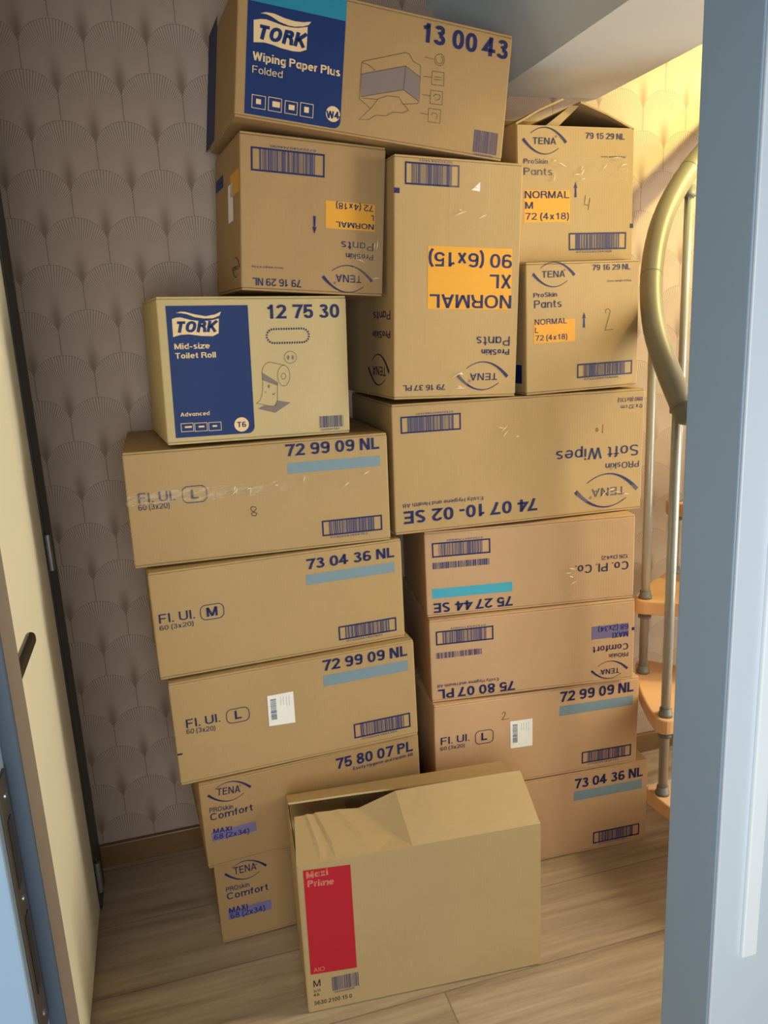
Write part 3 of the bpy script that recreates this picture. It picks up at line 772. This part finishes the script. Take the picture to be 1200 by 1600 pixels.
    if ch == 'y': return [[(h * .7, .73), (.26, .06)], [(.5 - h * .7, .73), (.24, -.02), (.14, -.22), (.02, -.22)]], .5
    if ch == 'z': return [[(.02, X), (.46, X), (.02, B), (.47, B)]], .47
    if ch == '.': return [[(l, 0), (l, max(t, .12))]], t
    if ch == ',': return [[(l + .03, .12), (l, -.14)]], .14
    if ch == '-': return [[(0, .36), (.3, .36)]], .3
    if ch == '(': return [[(.2, 1.03), (.08, .75), (.05, .4), (.08, .05), (.2, -.22)]], .2
    if ch == ')': return [[(0, 1.03), (.12, .75), (.15, .4), (.12, .05), (0, -.22)]], .2
    return [], .3

class Print:
    """flat ink on a carton face: quads in face coordinates, several inks"""
    zs = 1.0
    def __init__(s):
        s.v, s.f, s.mi, s.m = [], [], [], []
    def k(s, ink):
        m = INK[ink]
        if m not in s.m: s.m.append(m)
        return s.m.index(m)
    def poly(s, pts, ink, off=.0004):
        b = len(s.v)
        s.v += [(p[0], p[1], off) for p in pts]
        s.f.append(tuple(range(b, b + len(pts)))); s.mi.append(s.k(ink))
    def stroke(s, pts, wd, ink, off=.0007, closed=False):
        P = [Vector(p[:2]) for p in pts]
        P = [p for i, p in enumerate(P) if i == 0 or (p - P[i - 1]).length > 1e-7]
        if len(P) < 2: return
        cl = (P[0] - P[-1]).length < 1e-6
        if cl: P = P[:-1]
        n = len(P)
        L = []
        for i in range(n):
            a = P[i - 1] if (i or cl) else None
            c = P[(i + 1) % n] if (i < n - 1 or cl) else None
            d0 = (P[i] - a).normalized() if a is not None else None
            d1 = (c - P[i]).normalized() if c is not None else None
            if d0 is None: d0 = d1
            if d1 is None: d1 = d0
            n0, n1 = Vector((-d0.y, d0.x)), Vector((-d1.y, d1.x))
            mm = n0 + n1
            if mm.length < .3: mm = n0
            else: mm = mm / max(mm.dot(n0), .35)
            L.append((P[i] + mm * wd / 2, P[i] - mm * wd / 2))
        b = len(s.v)
        for p, q in L:
            s.v += [(p.x, p.y, off), (q.x, q.y, off)]
        ki = s.k(ink)
        for i in range(n if cl else n - 1):
            j = (i + 1) % n
            s.f.append((b + 2 * i, b + 2 * i + 1, b + 2 * j + 1, b + 2 * j)); s.mi.append(ki)
    def text(s, txt, x, y, width, cap, rot, wt, ink, shear=0):
        gap = .115 if wt < .15 else .085
        cur, st_ = 0, []
        for ch in txt:
            if ch == ' ':
                cur += .27; continue
            g, ad = glyph(ch, wt)
            st_.append((g, cur)); cur += ad + gap
        tot = cur - gap
        sx = width / tot
        c, sn = math.cos(R(rot)), math.sin(R(rot))
        for g, x0 in st_:
            for q in g:
                b = len(s.v)
                s.stroke([(px + x0 + shear * py, py) for px, py in q], wt, ink)
                for i in range(b, len(s.v)):
                    u, v, o = s.v[i]
                    u *= sx; v *= cap
                    s.v[i] = (x + u * c - v * sn, y + u * sn + v * c, o)
    def rect(s, x0, y0, x1, y1, ink, off=.0004):
        s.poly([(x0, y0), (x1, y0), (x1, y1), (x0, y1)], ink, off)
    def disc(s, cx, cy, r, ink, off, n=28):
        s.poly([(cx + r * math.cos(2 * PI * i / n), cy + r * math.sin(2 * PI * i / n)) for i in range(n)], ink, off)
    def build(s, name, parent, face):
        if not s.f: return None
        q = s.zs
        if face == 'f': vs = [(x, -o, y * q) for x, y, o in s.v]
        else: vs = [(-o, -x, y * q) for x, y, o in s.v]
        return mesh(name, vs, s.f, s.m, parent, s.mi)

def tena_mark(P, cx, cy, w_, flip):
    a = w_ / 2
    sg = -1 if flip else 1
    def arc(sgn):
        up_, lo_ = [], []
        n = 22
        for i in range(n + 1):
            x = -.65 + 1.65 * i / n
            y = .5 - .55 * x * x
            th_ = .012 + .05 * (i / n) ** 2.2
            nx, ny = 1.1 * x, 1.0
            q = math.hypot(nx, ny)
            up_.append((x + nx / q * th_, y + ny / q * th_)); lo_.append((x - nx / q * th_, y - ny / q * th_))
        for i in range(n):
            P.poly([(cx + sg * sgn * a * px, cy + sg * sgn * a * py) for px, py in (up_[i], up_[i + 1], lo_[i + 1], lo_[i])], 'n', .0007)
    arc(1); arc(-1)
    P.stroke([(cx + sg * a * (.52 + .035 * math.cos(t)), cy + sg * a * (.17 + .035 * math.sin(t))) for t in [2 * PI * i / 10 for i in range(11)]], a * .014, 'n')

def slab_quad(bm, c4, th):
    """thin sheet of card from four corners"""
    c4 = [Vector(c) for c in c4]
    nn = (c4[1] - c4[0]).cross(c4[3] - c4[0]).normalized() * th
    a = [bm.verts.new(c) for c in c4]
    b = [bm.verts.new(c + nn) for c in c4]
    bm.faces.new(a[::-1]); bm.faces.new(b)
    for i in range(4):
        j = (i + 1) % 4
        bm.faces.new((a[i], a[j], b[j], b[i]))

def sheet(name, rows, mat, parent, th=.004):
    """bent sheet of card: rows of points, given thickness"""
    vs, fs = [], []
    m_ = len(rows[0])
    for r_ in rows: vs += [tuple(p) for p in r_]
    for i in range(len(rows) - 1):
        for j in range(m_ - 1):
            fs.append((i * m_ + j, i * m_ + j + 1, (i + 1) * m_ + j + 1, (i + 1) * m_ + j))
    o = mesh(name, vs, fs, mat, parent)
    if th:
        md = o.modifiers.new('thickness', 'SOLIDIFY')
        md.thickness = th
        md.offset = -1
    return o

FACE_H = dict(L0=.2206, L1=.2206, R2=.2206, L2=.2511, L4=.2511, R1=.2511, L3=.2481, R0=.2481, M=.3621, P6=.3003, R6=.3003, R7=.2925, R4=.3076, R3=.219, T5=.3016, W7=.2469, R5=.5081)

def carton(key, bl, w_, h_, d_, yaw_, ty_, card, label, group=None, kind='closed'):
    root = bpy.data.objects.new('cardboard_box', None)
    COL.objects.link(root)
    root.location = bl
    root.rotation_euler = (0, R(ty_), R(yaw_))
    tag(root, label, 'box', group)
    m = CARD[card]
    if kind == 'closed':
        box('carton_body', (0, 0, .0045), (w_, d_, h_ - .0045), m, root, .0025)
        hd_ = d_ / 2 - .001
        for nm, z0, z1 in (('top_flap', h_ - .0043, h_), ('bottom_flap', 0, .0043)):
            box(nm, (.0012, .0006, z0), (w_ - .0012, hd_, z1), m, root, .0012)
            box(nm, (.0012, d_ - hd_, z0), (w_ - .0012, d_ - .0006, z1), m, root, .0012)
        for z0 in (h_ + .0002, -.0006):
            box('sealing_tape', (.0, d_ / 2 - .025, z0), (w_, d_ / 2 + .025, z0 + .0004), TAPE, root)
    else:
        bm = bmesh.new()
        bm_box(bm, (0, 0, 0), (w_, d_, h_))
        top = [f for f in bm.faces if all(v.co.z > h_ - 1e-4 for v in f.verts)]
        bmesh.ops.delete(bm, geom=top, context='FACES_ONLY')
        es = [e_ for e_ in bm.edges if not (e_.verts[0].co.z > h_ - 1e-4 and e_.verts[1].co.z > h_ - 1e-4)]
        bmesh.ops.bevel(bm, geom=es, offset=.0025, segments=2, affect='EDGES')
        o = from_bm('carton_body', bm, m, root)
        md = o.modifiers.new('thickness', 'SOLIDIFY')
        md.thickness = .004
        md.offset = -1
    # prints: heights measured on the printed face
    Print.zs = h_ / FACE_H[key]
    groups = {}
    order = []
    panel = any(i[1] == 'printed_panel' and i[-1] == 'f' for i in PR[key] if i[0] in 'rp')
    solo = 0
    def G(part, face):
        kk = (part, face)
        if kk not in groups:
            groups[kk] = Print(); order.append(kk)
        return groups[kk]
    S = .001
    for it in PR[key]:
        ty0 = it[0]
        if ty0 == 't':
            _, part, txt, x, y, wd, cap, rot, wt, ink, face = it
            if face == 'l': x = -x; rot = 180 - rot
            if part in ('product_lettering', 'panel_lettering'):
                solo += 1
                Pt = Print(); groups[(part, (face, solo))] = Pt; order.append((part, (face, solo)))
            else: Pt = G(part, face)
            Pt.text(txt, x * S, y * S, wd * S, cap * S, rot, wt, ink, .2 if txt == 'TORK' else 0)
        elif ty0 == 'r':
            _, part, x0, y0, x1, y1, ink, face = it
            if face == 'l': x0, x1 = -x1, -x0
            if ink == 'navy' and face == 'f':
                c_ = 15
                pts = [(x0, y1), (x0, y0), (x1 - c_, y0)] + [(x1 - c_ + c_ * math.sin(t), y0 + c_ - c_ * math.cos(t)) for t in [PI / 2 * i / 8 for i in range(1, 9)]] + [(x1, y1)]
                if key == 'W7': pts = [(min(p[0], 211), p[1]) for p in pts]
                G(part, face).poly([(p[0] * S, p[1] * S) for p in pts], ink, .0004)
            elif ink == 'teal':
                G(part, face).rect(19.3 * S, 205 * S, 211 * S, (h_ / S - 6) * S, ink, .0005)
            else:
                G(part, face).rect(x0 * S, y0 * S, x1 * S, y1 * S, ink)
        elif ty0 == 'p':
            _, part, pts, ink, _w, face = it
            G(part, face).poly([((-p[0] if face == 'l' else p[0]) * S, p[1] * S) for p in pts], ink, .0004 if part == 'printed_panel' else .00055)
        elif ty0 == 's':
            _, part, pts, ink, wd, face = it
            G(part, face).stroke([(p[0] * S, p[1] * S) for p in pts], wd * 1.5 * S, ink)
        elif ty0 == 'e':
            _, part, cx, cy, wd, fl_, face = it
            tena_mark(G(part, face), (-cx if face == 'l' else cx) * S, cy * S, wd * S, fl_)
        elif ty0 == 'a':
            _, part, tx, tz, bx_, bz = it
            P = G(part, 'f')
            L = tz - bz
            mid = tz - L * .42
            P.poly([(q[0] * S, q[1] * S) for q in ((tx, tz), (tx - 5, mid), (tx - 1.7, mid + L * .05), (tx - 3, bz), (tx + 3, bz), (tx + 1.7, mid + L * .05), (tx + 5, mid))], 'n', .0006)
        elif ty0 == 'b':
            _, part, x0, y0, x1, y1, fr_, dg, fl_ = it
            P = Print()
            rnd = random.Random(int(x0 * 10 + y1))
            a0, a1, b0, b1 = x0, x1, y0, y1
            if fr_:
                q = 3.6
                for rr in ((x0, y0, x1, y0 + q), (x0, y1 - q, x1, y1), (x0, y0 + q, x0 + q, y1 - q), (x1 - q, y0 + q, x1, y1 - q)):
                    P.rect(*[v * S for v in rr], 'n', .0005)
                ins = (x1 - x0) * .09
                a0, a1, b0, b1 = x0 + q + ins, x1 - q - ins, y0 + q, y1 - q
            x = a0
            while x < a1:
                bw_ = rnd.choice((.7, .7, 1.3, 2.0)) * (a1 - a0) / 78
                if x + bw_ > a1: break
                P.rect(x * S, b0 * S, (x + bw_) * S, b1 * S, 'bar', .0005)
                x += bw_ + rnd.choice((.6, .6, 1.1, 1.7)) * (a1 - a0) / 78
            if dg:
                cap = 4.2
                if fl_: P.text(dg, (a1 - 2) * S, (y1 + 2 + cap) * S - cap * S * 0, (a1 - a0) * .8 * S, cap * S, 180, .13, 'bar')
                else: P.text(dg, (a0 + 2) * S, (y0 - 2 - cap) * S, (a1 - a0) * .8 * S, cap * S, 0, .13, 'bar')
                if fl_:
                    for i_, v_ in enumerate(P.v):
                        pass
            P.build(part, root, 'f')
        elif ty0 == 'c':
            _, part, cx, cy, rr, ink = it
            G(part, 'f').disc(cx * S, cy * S, rr * S, ink, .00055)
        elif ty0 == 'i':
            _, part, x0, y0, x1, y1 = it
            P = Print()
            P.stroke([(x0 * S, y0 * S), (x1 * S, y0 * S), (x1 * S, y1 * S), (x0 * S, y1 * S), (x0 * S, y0 * S)], .0011, 'cream')
            q = (x1 - x0) * .3
            P.rect((x0 + q) * S, (y0 + q) * S, (x1 - q * (.4 + .35 * (solo % 3))) * S, (y1 - q * .8) * S, 'cream', .0006)
            solo += 1
            P.panel_child = True
            groups[(part, solo)] = P; order.append((part, solo))
        elif ty0 == 'x':
            _, part, x0, y0, x1, y1 = it
            c_ = (x1 - x0) * .24
            pts = []
            for cx, cy, a_ in ((x1 - c_, y1 - c_, 0), (x0 + c_, y1 - c_, 90), (x0 + c_, y0 + c_, 180), (x1 - c_, y0 + c_, 270)):
                pts += [(cx + c_ * math.cos(R(a_ + 15 * i)), cy + c_ * math.sin(R(a_ + 15 * i))) for i in range(7)]
            pts.append(pts[0])
            G(part, 'f').stroke([(p[0] * S, p[1] * S) for p in pts], .0017, 'n')
        elif ty0 == 'o':
            _, part, x0, y0, x1, y1 = it
            P = G(part, 'f')
            rr = (y1 - y0) / 2
            L = (x1 - x0) - 2 * rr
            per = 2 * L + 2 * PI * rr
            nd = 40
            def at(s_):
                s_ %= per
                if s_ < L: return (x0 + rr + s_, y0)
                s_ -= L
                if s_ < PI * rr: return (x1 - rr + rr * math.sin(s_ / rr), y0 + rr - rr * math.cos(s_ / rr))
                s_ -= PI * rr
                if s_ < L: return (x1 - rr - s_, y1)
                s_ -= L
                return (x0 + rr - rr * math.sin(s_ / rr), y0 + rr + rr * math.cos(s_ / rr))
            for i in range(nd):
                p, q = at(per * i / nd), at(per * (i + .55) / nd)
                P.stroke([(p[0] * S, p[1] * S), (q[0] * S, q[1] * S)], .0042, 'n')
        elif ty0 == 'd':
            _, part, nm, lines, fills = it
            P = G(part, 'f')
            for q in fills: P.poly([(p[0] * S, p[1] * S) for p in q], 'grey', .0005)
            for q in lines: P.stroke([(p[0] * S, p[1] * S) for p in q], .0008, 'k')
        elif ty0 == 'l':
            _, part, c4 = it
            P = Print()
            c4 = [Vector(c) * S for c in c4]
            P.poly(c4, 'white', .0006)
            f2 = lambda u, v: (c4[0] * (1 - u) + c4[1] * u) * (1 - v) + (c4[3] * (1 - u) + c4[2] * u) * v
            lb = P.build(part, root, 'f')
            P = Print()
            rnd = random.Random(5)
            v = .2
            while v < .85:
                b_ = rnd.choice((.008, .014, .022))
                P.poly([f2(.1, v), f2(.32, v), f2(.32, v + b_), f2(.1, v + b_)], 'bar', .0008)
                v += b_ + rnd.choice((.008, .014))
            P.build('barcode', lb, 'f')
            P = Print()
            for u in (.5, .6, .72, .82):
                P.stroke([f2(u, .62 - .05 * (u > .7)), f2(u, .9)], .0006, 'grey', .0008)
            P.build('small_print', lb, 'f')
        elif ty0 == 'k':
            _, part, x0, y0, x1, y1 = it
            x0, x1 = min(x0, x1) * S, max(x0, x1) * S
            y0, y1 = min(y0, y1) * S * Print.zs, max(y0, y1) * S * Print.zs
            nx, ny = max(4, int((x1 - x0) / .012)), max(4, int((y1 - y0) / .012))
            rnd = random.Random(int(x0 * 1e4))
            rows = []
            for j in range(ny + 1):
                rows.append([(x0 + (x1 - x0) * i / nx + rnd.uniform(-.002, .002), -.0016 - rnd.random() * .0006, y0 + (y1 - y0) * j / ny + rnd.uniform(-.0015, .0015)) for i in range(nx + 1)])
            tp = sheet(part, rows, TAPE, root, 0)
            # tape creases, their bright glints put into the pale colour
            for _ in range(4 if (x1 - x0) < .2 else 10):
                cx, cy = rnd.uniform(x0 + .25 * (x1 - x0), x1), rnd.uniform(y0, y1)
                an, L = rnd.uniform(-.4, 1.5), rnd.uniform(.008, .03)
                p = Vector((cx, -.003, cy)); dv = Vector((math.cos(an), 0, math.sin(an))) * L / 2
                bm = bmesh.new()
                bm_tube(bm, [p - dv, p - dv * .3 + Vector((0, -.0012, .0012)), p + dv * .4 + Vector((0, -.0006, .0006)), p + dv], [.0002, .0010, .0007, .0002], 5)
                from_bm('tape_crease_glint', bm, CREASE_GLINT, tp)
    pobj = None
    for kk in order:
        if kk[0] == 'printed_panel' and kk[1] == 'f':
            pobj = groups[kk].build(kk[0], root, 'f')
    for kk in order:
        if kk == ('printed_panel', 'f'): continue
        face = 'l' if kk[1] == 'l' or (isinstance(kk[1], tuple) and kk[1][0] == 'l') else 'f'
        sub = pobj and kk[0] in ('brand_mark', 'panel_lettering', 'badge', 'pictogram') and face == 'f'
        groups[kk].build(kk[0], pobj if sub else root, face)
    return root

# ------------------------------------------------------------------ the boxes
LS, RS = 'boxes stacked against the bare wallpaper', 'boxes stacked beside the spiral staircase'
BOX = [
 ('L0', (.3055, -.4073, 0.0035), .5291, 0.2190, .375, 1.2, -.4, 'brown', 'bottom brown box of the stack beside bare wallpaper, standing on the floor', LS),
 ('L1', (.2922, -.4233, 0.2240), .5291, 0.2180, .375, 3.4, -.6, 'brown', 'brown box second from the floor in the stack beside bare wallpaper', LS),
 ('L2', (.2538, -.4177, 0.4443), .5623, 0.2460, .375, 1.8, -.5, 'tan', 'tan box with white sticker third from the floor beside the bare wallpaper', LS),
 ('L3', (.2371, -.4064, 0.6967), .5630, 0.2420, .370, 2.78, .0, 'tan', 'tan box marked with a letter M in a rounded square, no sticker', LS),
 ('L4', (.2127, -.3801, 0.9452), .5623, 0.2460, .368, -.13, .5, 'tan', 'tan box with wide clear tape across its front and a handwritten 8', LS),
 ('T5', (.3069, -.3857, 1.1999), .3968, 0.2955, .300, 5.5, 1.6, 'pale', 'pale box with blue panel and toilet roll drawing, second below the top box', LS),
 ('P6', (.4850, -.3775, 1.5031), .3077, 0.3010, .290, 4.89, 4.36, 'brown', 'upside-down brown box with yellow patch directly under the blue-panelled topmost box', LS),
 ('W7', (.4962, -.4071, 1.8214), .5749, .2469, .340, 3.58, 7.08, 'brown', 'topmost brown box, tilted, blue panel and drawing of a wipes pack', None),
 ('R0', (.8987, -.3789, 0.0030), .5630, 0.2445, .370, -2.16, .3, 'rosy', 'brown box on the floor beside the staircase, blue-grey band, partly behind the open box', RS),
 ('R1', (.8633, -.3756, 0.2542), .5623, 0.2465, .362, -2.42, .8, 'rosy', 'brown box with white sticker beside the staircase, handwritten 2 near the sticker', RS),
 ('R2', (.8687, -.3572, 0.5023), .5291, 0.2160, .345, -7.09, -.2, 'rosy', 'upside-down brown box with purple patch in the stack beside the staircase', RS),
 ('R3', (.8695, -.3407, 0.7208), .5286, 0.2150, .328, -8.04, -.1, 'rosy', 'upside-down brown box with a bright turquoise band, beside the stair balusters', RS),
 ('R4', (.7896, -.3719, 0.9462), .6446, 0.3000, .362, .05, .7, 'tan', 'widest upside-down box, long number along its lower edge, under the tall upright box', RS),
 ('R5', (.7940, -.3915, 1.2588), .3006, 0.5020, .355, 3.88, 2.75, 'tan', 'tall upright box with one big yellow patch and upside-down lettering', RS),
 ('R6', (1.1200, -.3756, 1.2441), .3077, 0.2950, .300, 4.38, -.1, 'tan', 'tan box with yellow patch and handwritten 2, under the box with open flaps', RS),
 ('R7', (1.1220, -.3312, 1.5407), .3118, .2925, .290, 4.2, -.3, 'tan', 'tan box with open top flaps and handwritten 4, near the ceiling', RS),
 ('M', (.4634, -.6652, 0.0005), .5273, .3621, .250, -4.28, 0, 'sand', 'half-open plain box with a red panel, alone on the floor before the stacks', None),
]
ROOT = {}
for key, bl, w_, h_, d_, yw, ty_, card, label, grp in BOX:
    ROOT[key] = carton(key, bl, w_, h_, d_, yw, ty_, card, label, grp, 'open' if key in ('R7', 'M') else 'closed')

# flaps of the half-open box on the floor
r_ = ROOT['M']; m = CARD['sand']; W_, D_, H_ = .5273, .25, .3621
def fp(x, y0, L, a, sg=1):
    return (x, y0 + sg * L * math.cos(R(a)), H_ + L * math.sin(R(a)))
cr = .243                                            # root of the crease on the fold line
def lerp(p, q, f): return tuple(a_ + (b_ - a_) * f for a_, b_ in zip(p, q))
left_u = [0, .030, .036, .050, .056, .092, .104, .150]
ridge = [0, .0, .0022, -.0005, .0026, .0004, .0012, -.004]
vs, fs = [], []
def V(p):
    vs.append(p); return len(vs) - 1
colsL = []
for u, rg in zip(left_u, ridge):
    h0 = (u * cr / .150, 0, H_)
    e0 = fp(max(u, .010), 0, .121, 17)
    e0 = (e0[0], e0[1], e0[2] + rg)
    colsL.append([V(lerp(h0, e0, f)[:2] + (lerp(h0, e0, f)[2] + rg * .6 * math.sin(f * PI),)) for f in (0, .33, .66, 1)])
for a_, b_ in zip(colsL, colsL[1:]):
    for i in range(3): fs.append((a_[i], b_[i], b_[i + 1], a_[i + 1]))
pk = fp(.232, 0, .124, 32)
root_ = (cr, 0, H_)
P1 = [V(lerp(root_, pk, f)) for f in (0, .33, .66, 1)]
L1_ = colsL[-1]
fs += [(L1_[0], P1[1], L1_[1]), (L1_[1], P1[1], P1[2], L1_[2]), (L1_[2], P1[2], P1[3], L1_[3])]
prev = P1
for u, a_ in ((.30, 33), (.38, 33), (.46, 33), (.525, 32)):
    e0 = fp(u - .004 * (u > .5), 0, .124, a_)
    cur_ = [V(lerp((u, 0, H_), e0, f)[:2] + (lerp((u, 0, H_), e0, f)[2] + .003 * math.sin(f * PI),)) for f in (0, .33, .66, 1)]
    for i in range(3): fs.append((prev[i], cur_[i], cur_[i + 1], prev[i + 1]))
    prev = cur_
ff = mesh('front_flap', vs, fs, m, r_)
md = ff.modifiers.new('thickness', 'SOLIDIFY'); md.thickness = .004; md.offset = -1
rows = []
for f in (0, .5, 1.0):
    rows.append([(u, D_ - f * .124 * math.cos(R(a)), H_ + f * .124 * math.sin(R(a))) for u, a in zip((.0, .15, .3, .42, .525), (25, 24, 22, 20, 18))])
sheet('back_flap', rows, m, r_)
for x0, sg in ((.004, 1), (W_ - .004, -1)):
    rows = [[(x0 + sg * f * .13 * math.cos(R(8)), y, H_ - .006 - f * .13 * math.sin(R(8))) for y in (.006, .12, D_ - .006)] for f in (0, .5, 1)]
    sheet('side_flap', rows, m, r_)
# flaps of the open box under the ceiling
r_ = ROOT['R7']; m = CARD['tan']; W_, D_, H_ = .3118, .29, .2925
def rflap(nm, x0, sg, L, a, y0=.0, y1=.285):
    rows = [[(x0 + sg * f * L * math.cos(R(a)), y, H_ + f * L * math.sin(R(a)) + .003 * math.sin(f * PI)) for y in (y0, (y0 + y1) / 2, y1)] for f in (0, .5, 1)]
    sheet(nm, rows, m, r_)
rflap('side_flap', W_, -1, .155, 20)
rflap('side_flap', 0, 1, .132, 24, .0, .28)
rows = [[(x, D_ - f * .13 * math.cos(R(60)), H_ + f * .13 * math.sin(R(60)) * .55) for x in (.004, .15, W_ - .004)] for f in (0, .5, 1)]
sheet('back_flap', rows, m, r_)
bm = bmesh.new()
slab_quad(bm, [(.062, .012, H_ - .01), (.099, .012, H_ - .01), (.172, .020, H_ + .047), (.150, .020, H_ + .047)], .004)
from_bm('torn_flap', bm, m, r_)
rows = [[(x, .006 + .004 * f, H_ - .002 - f * .14) for x in (.01, .15, W_ - .01)] for f in (0, .5, 1)]
sheet('front_flap', rows, m, r_)
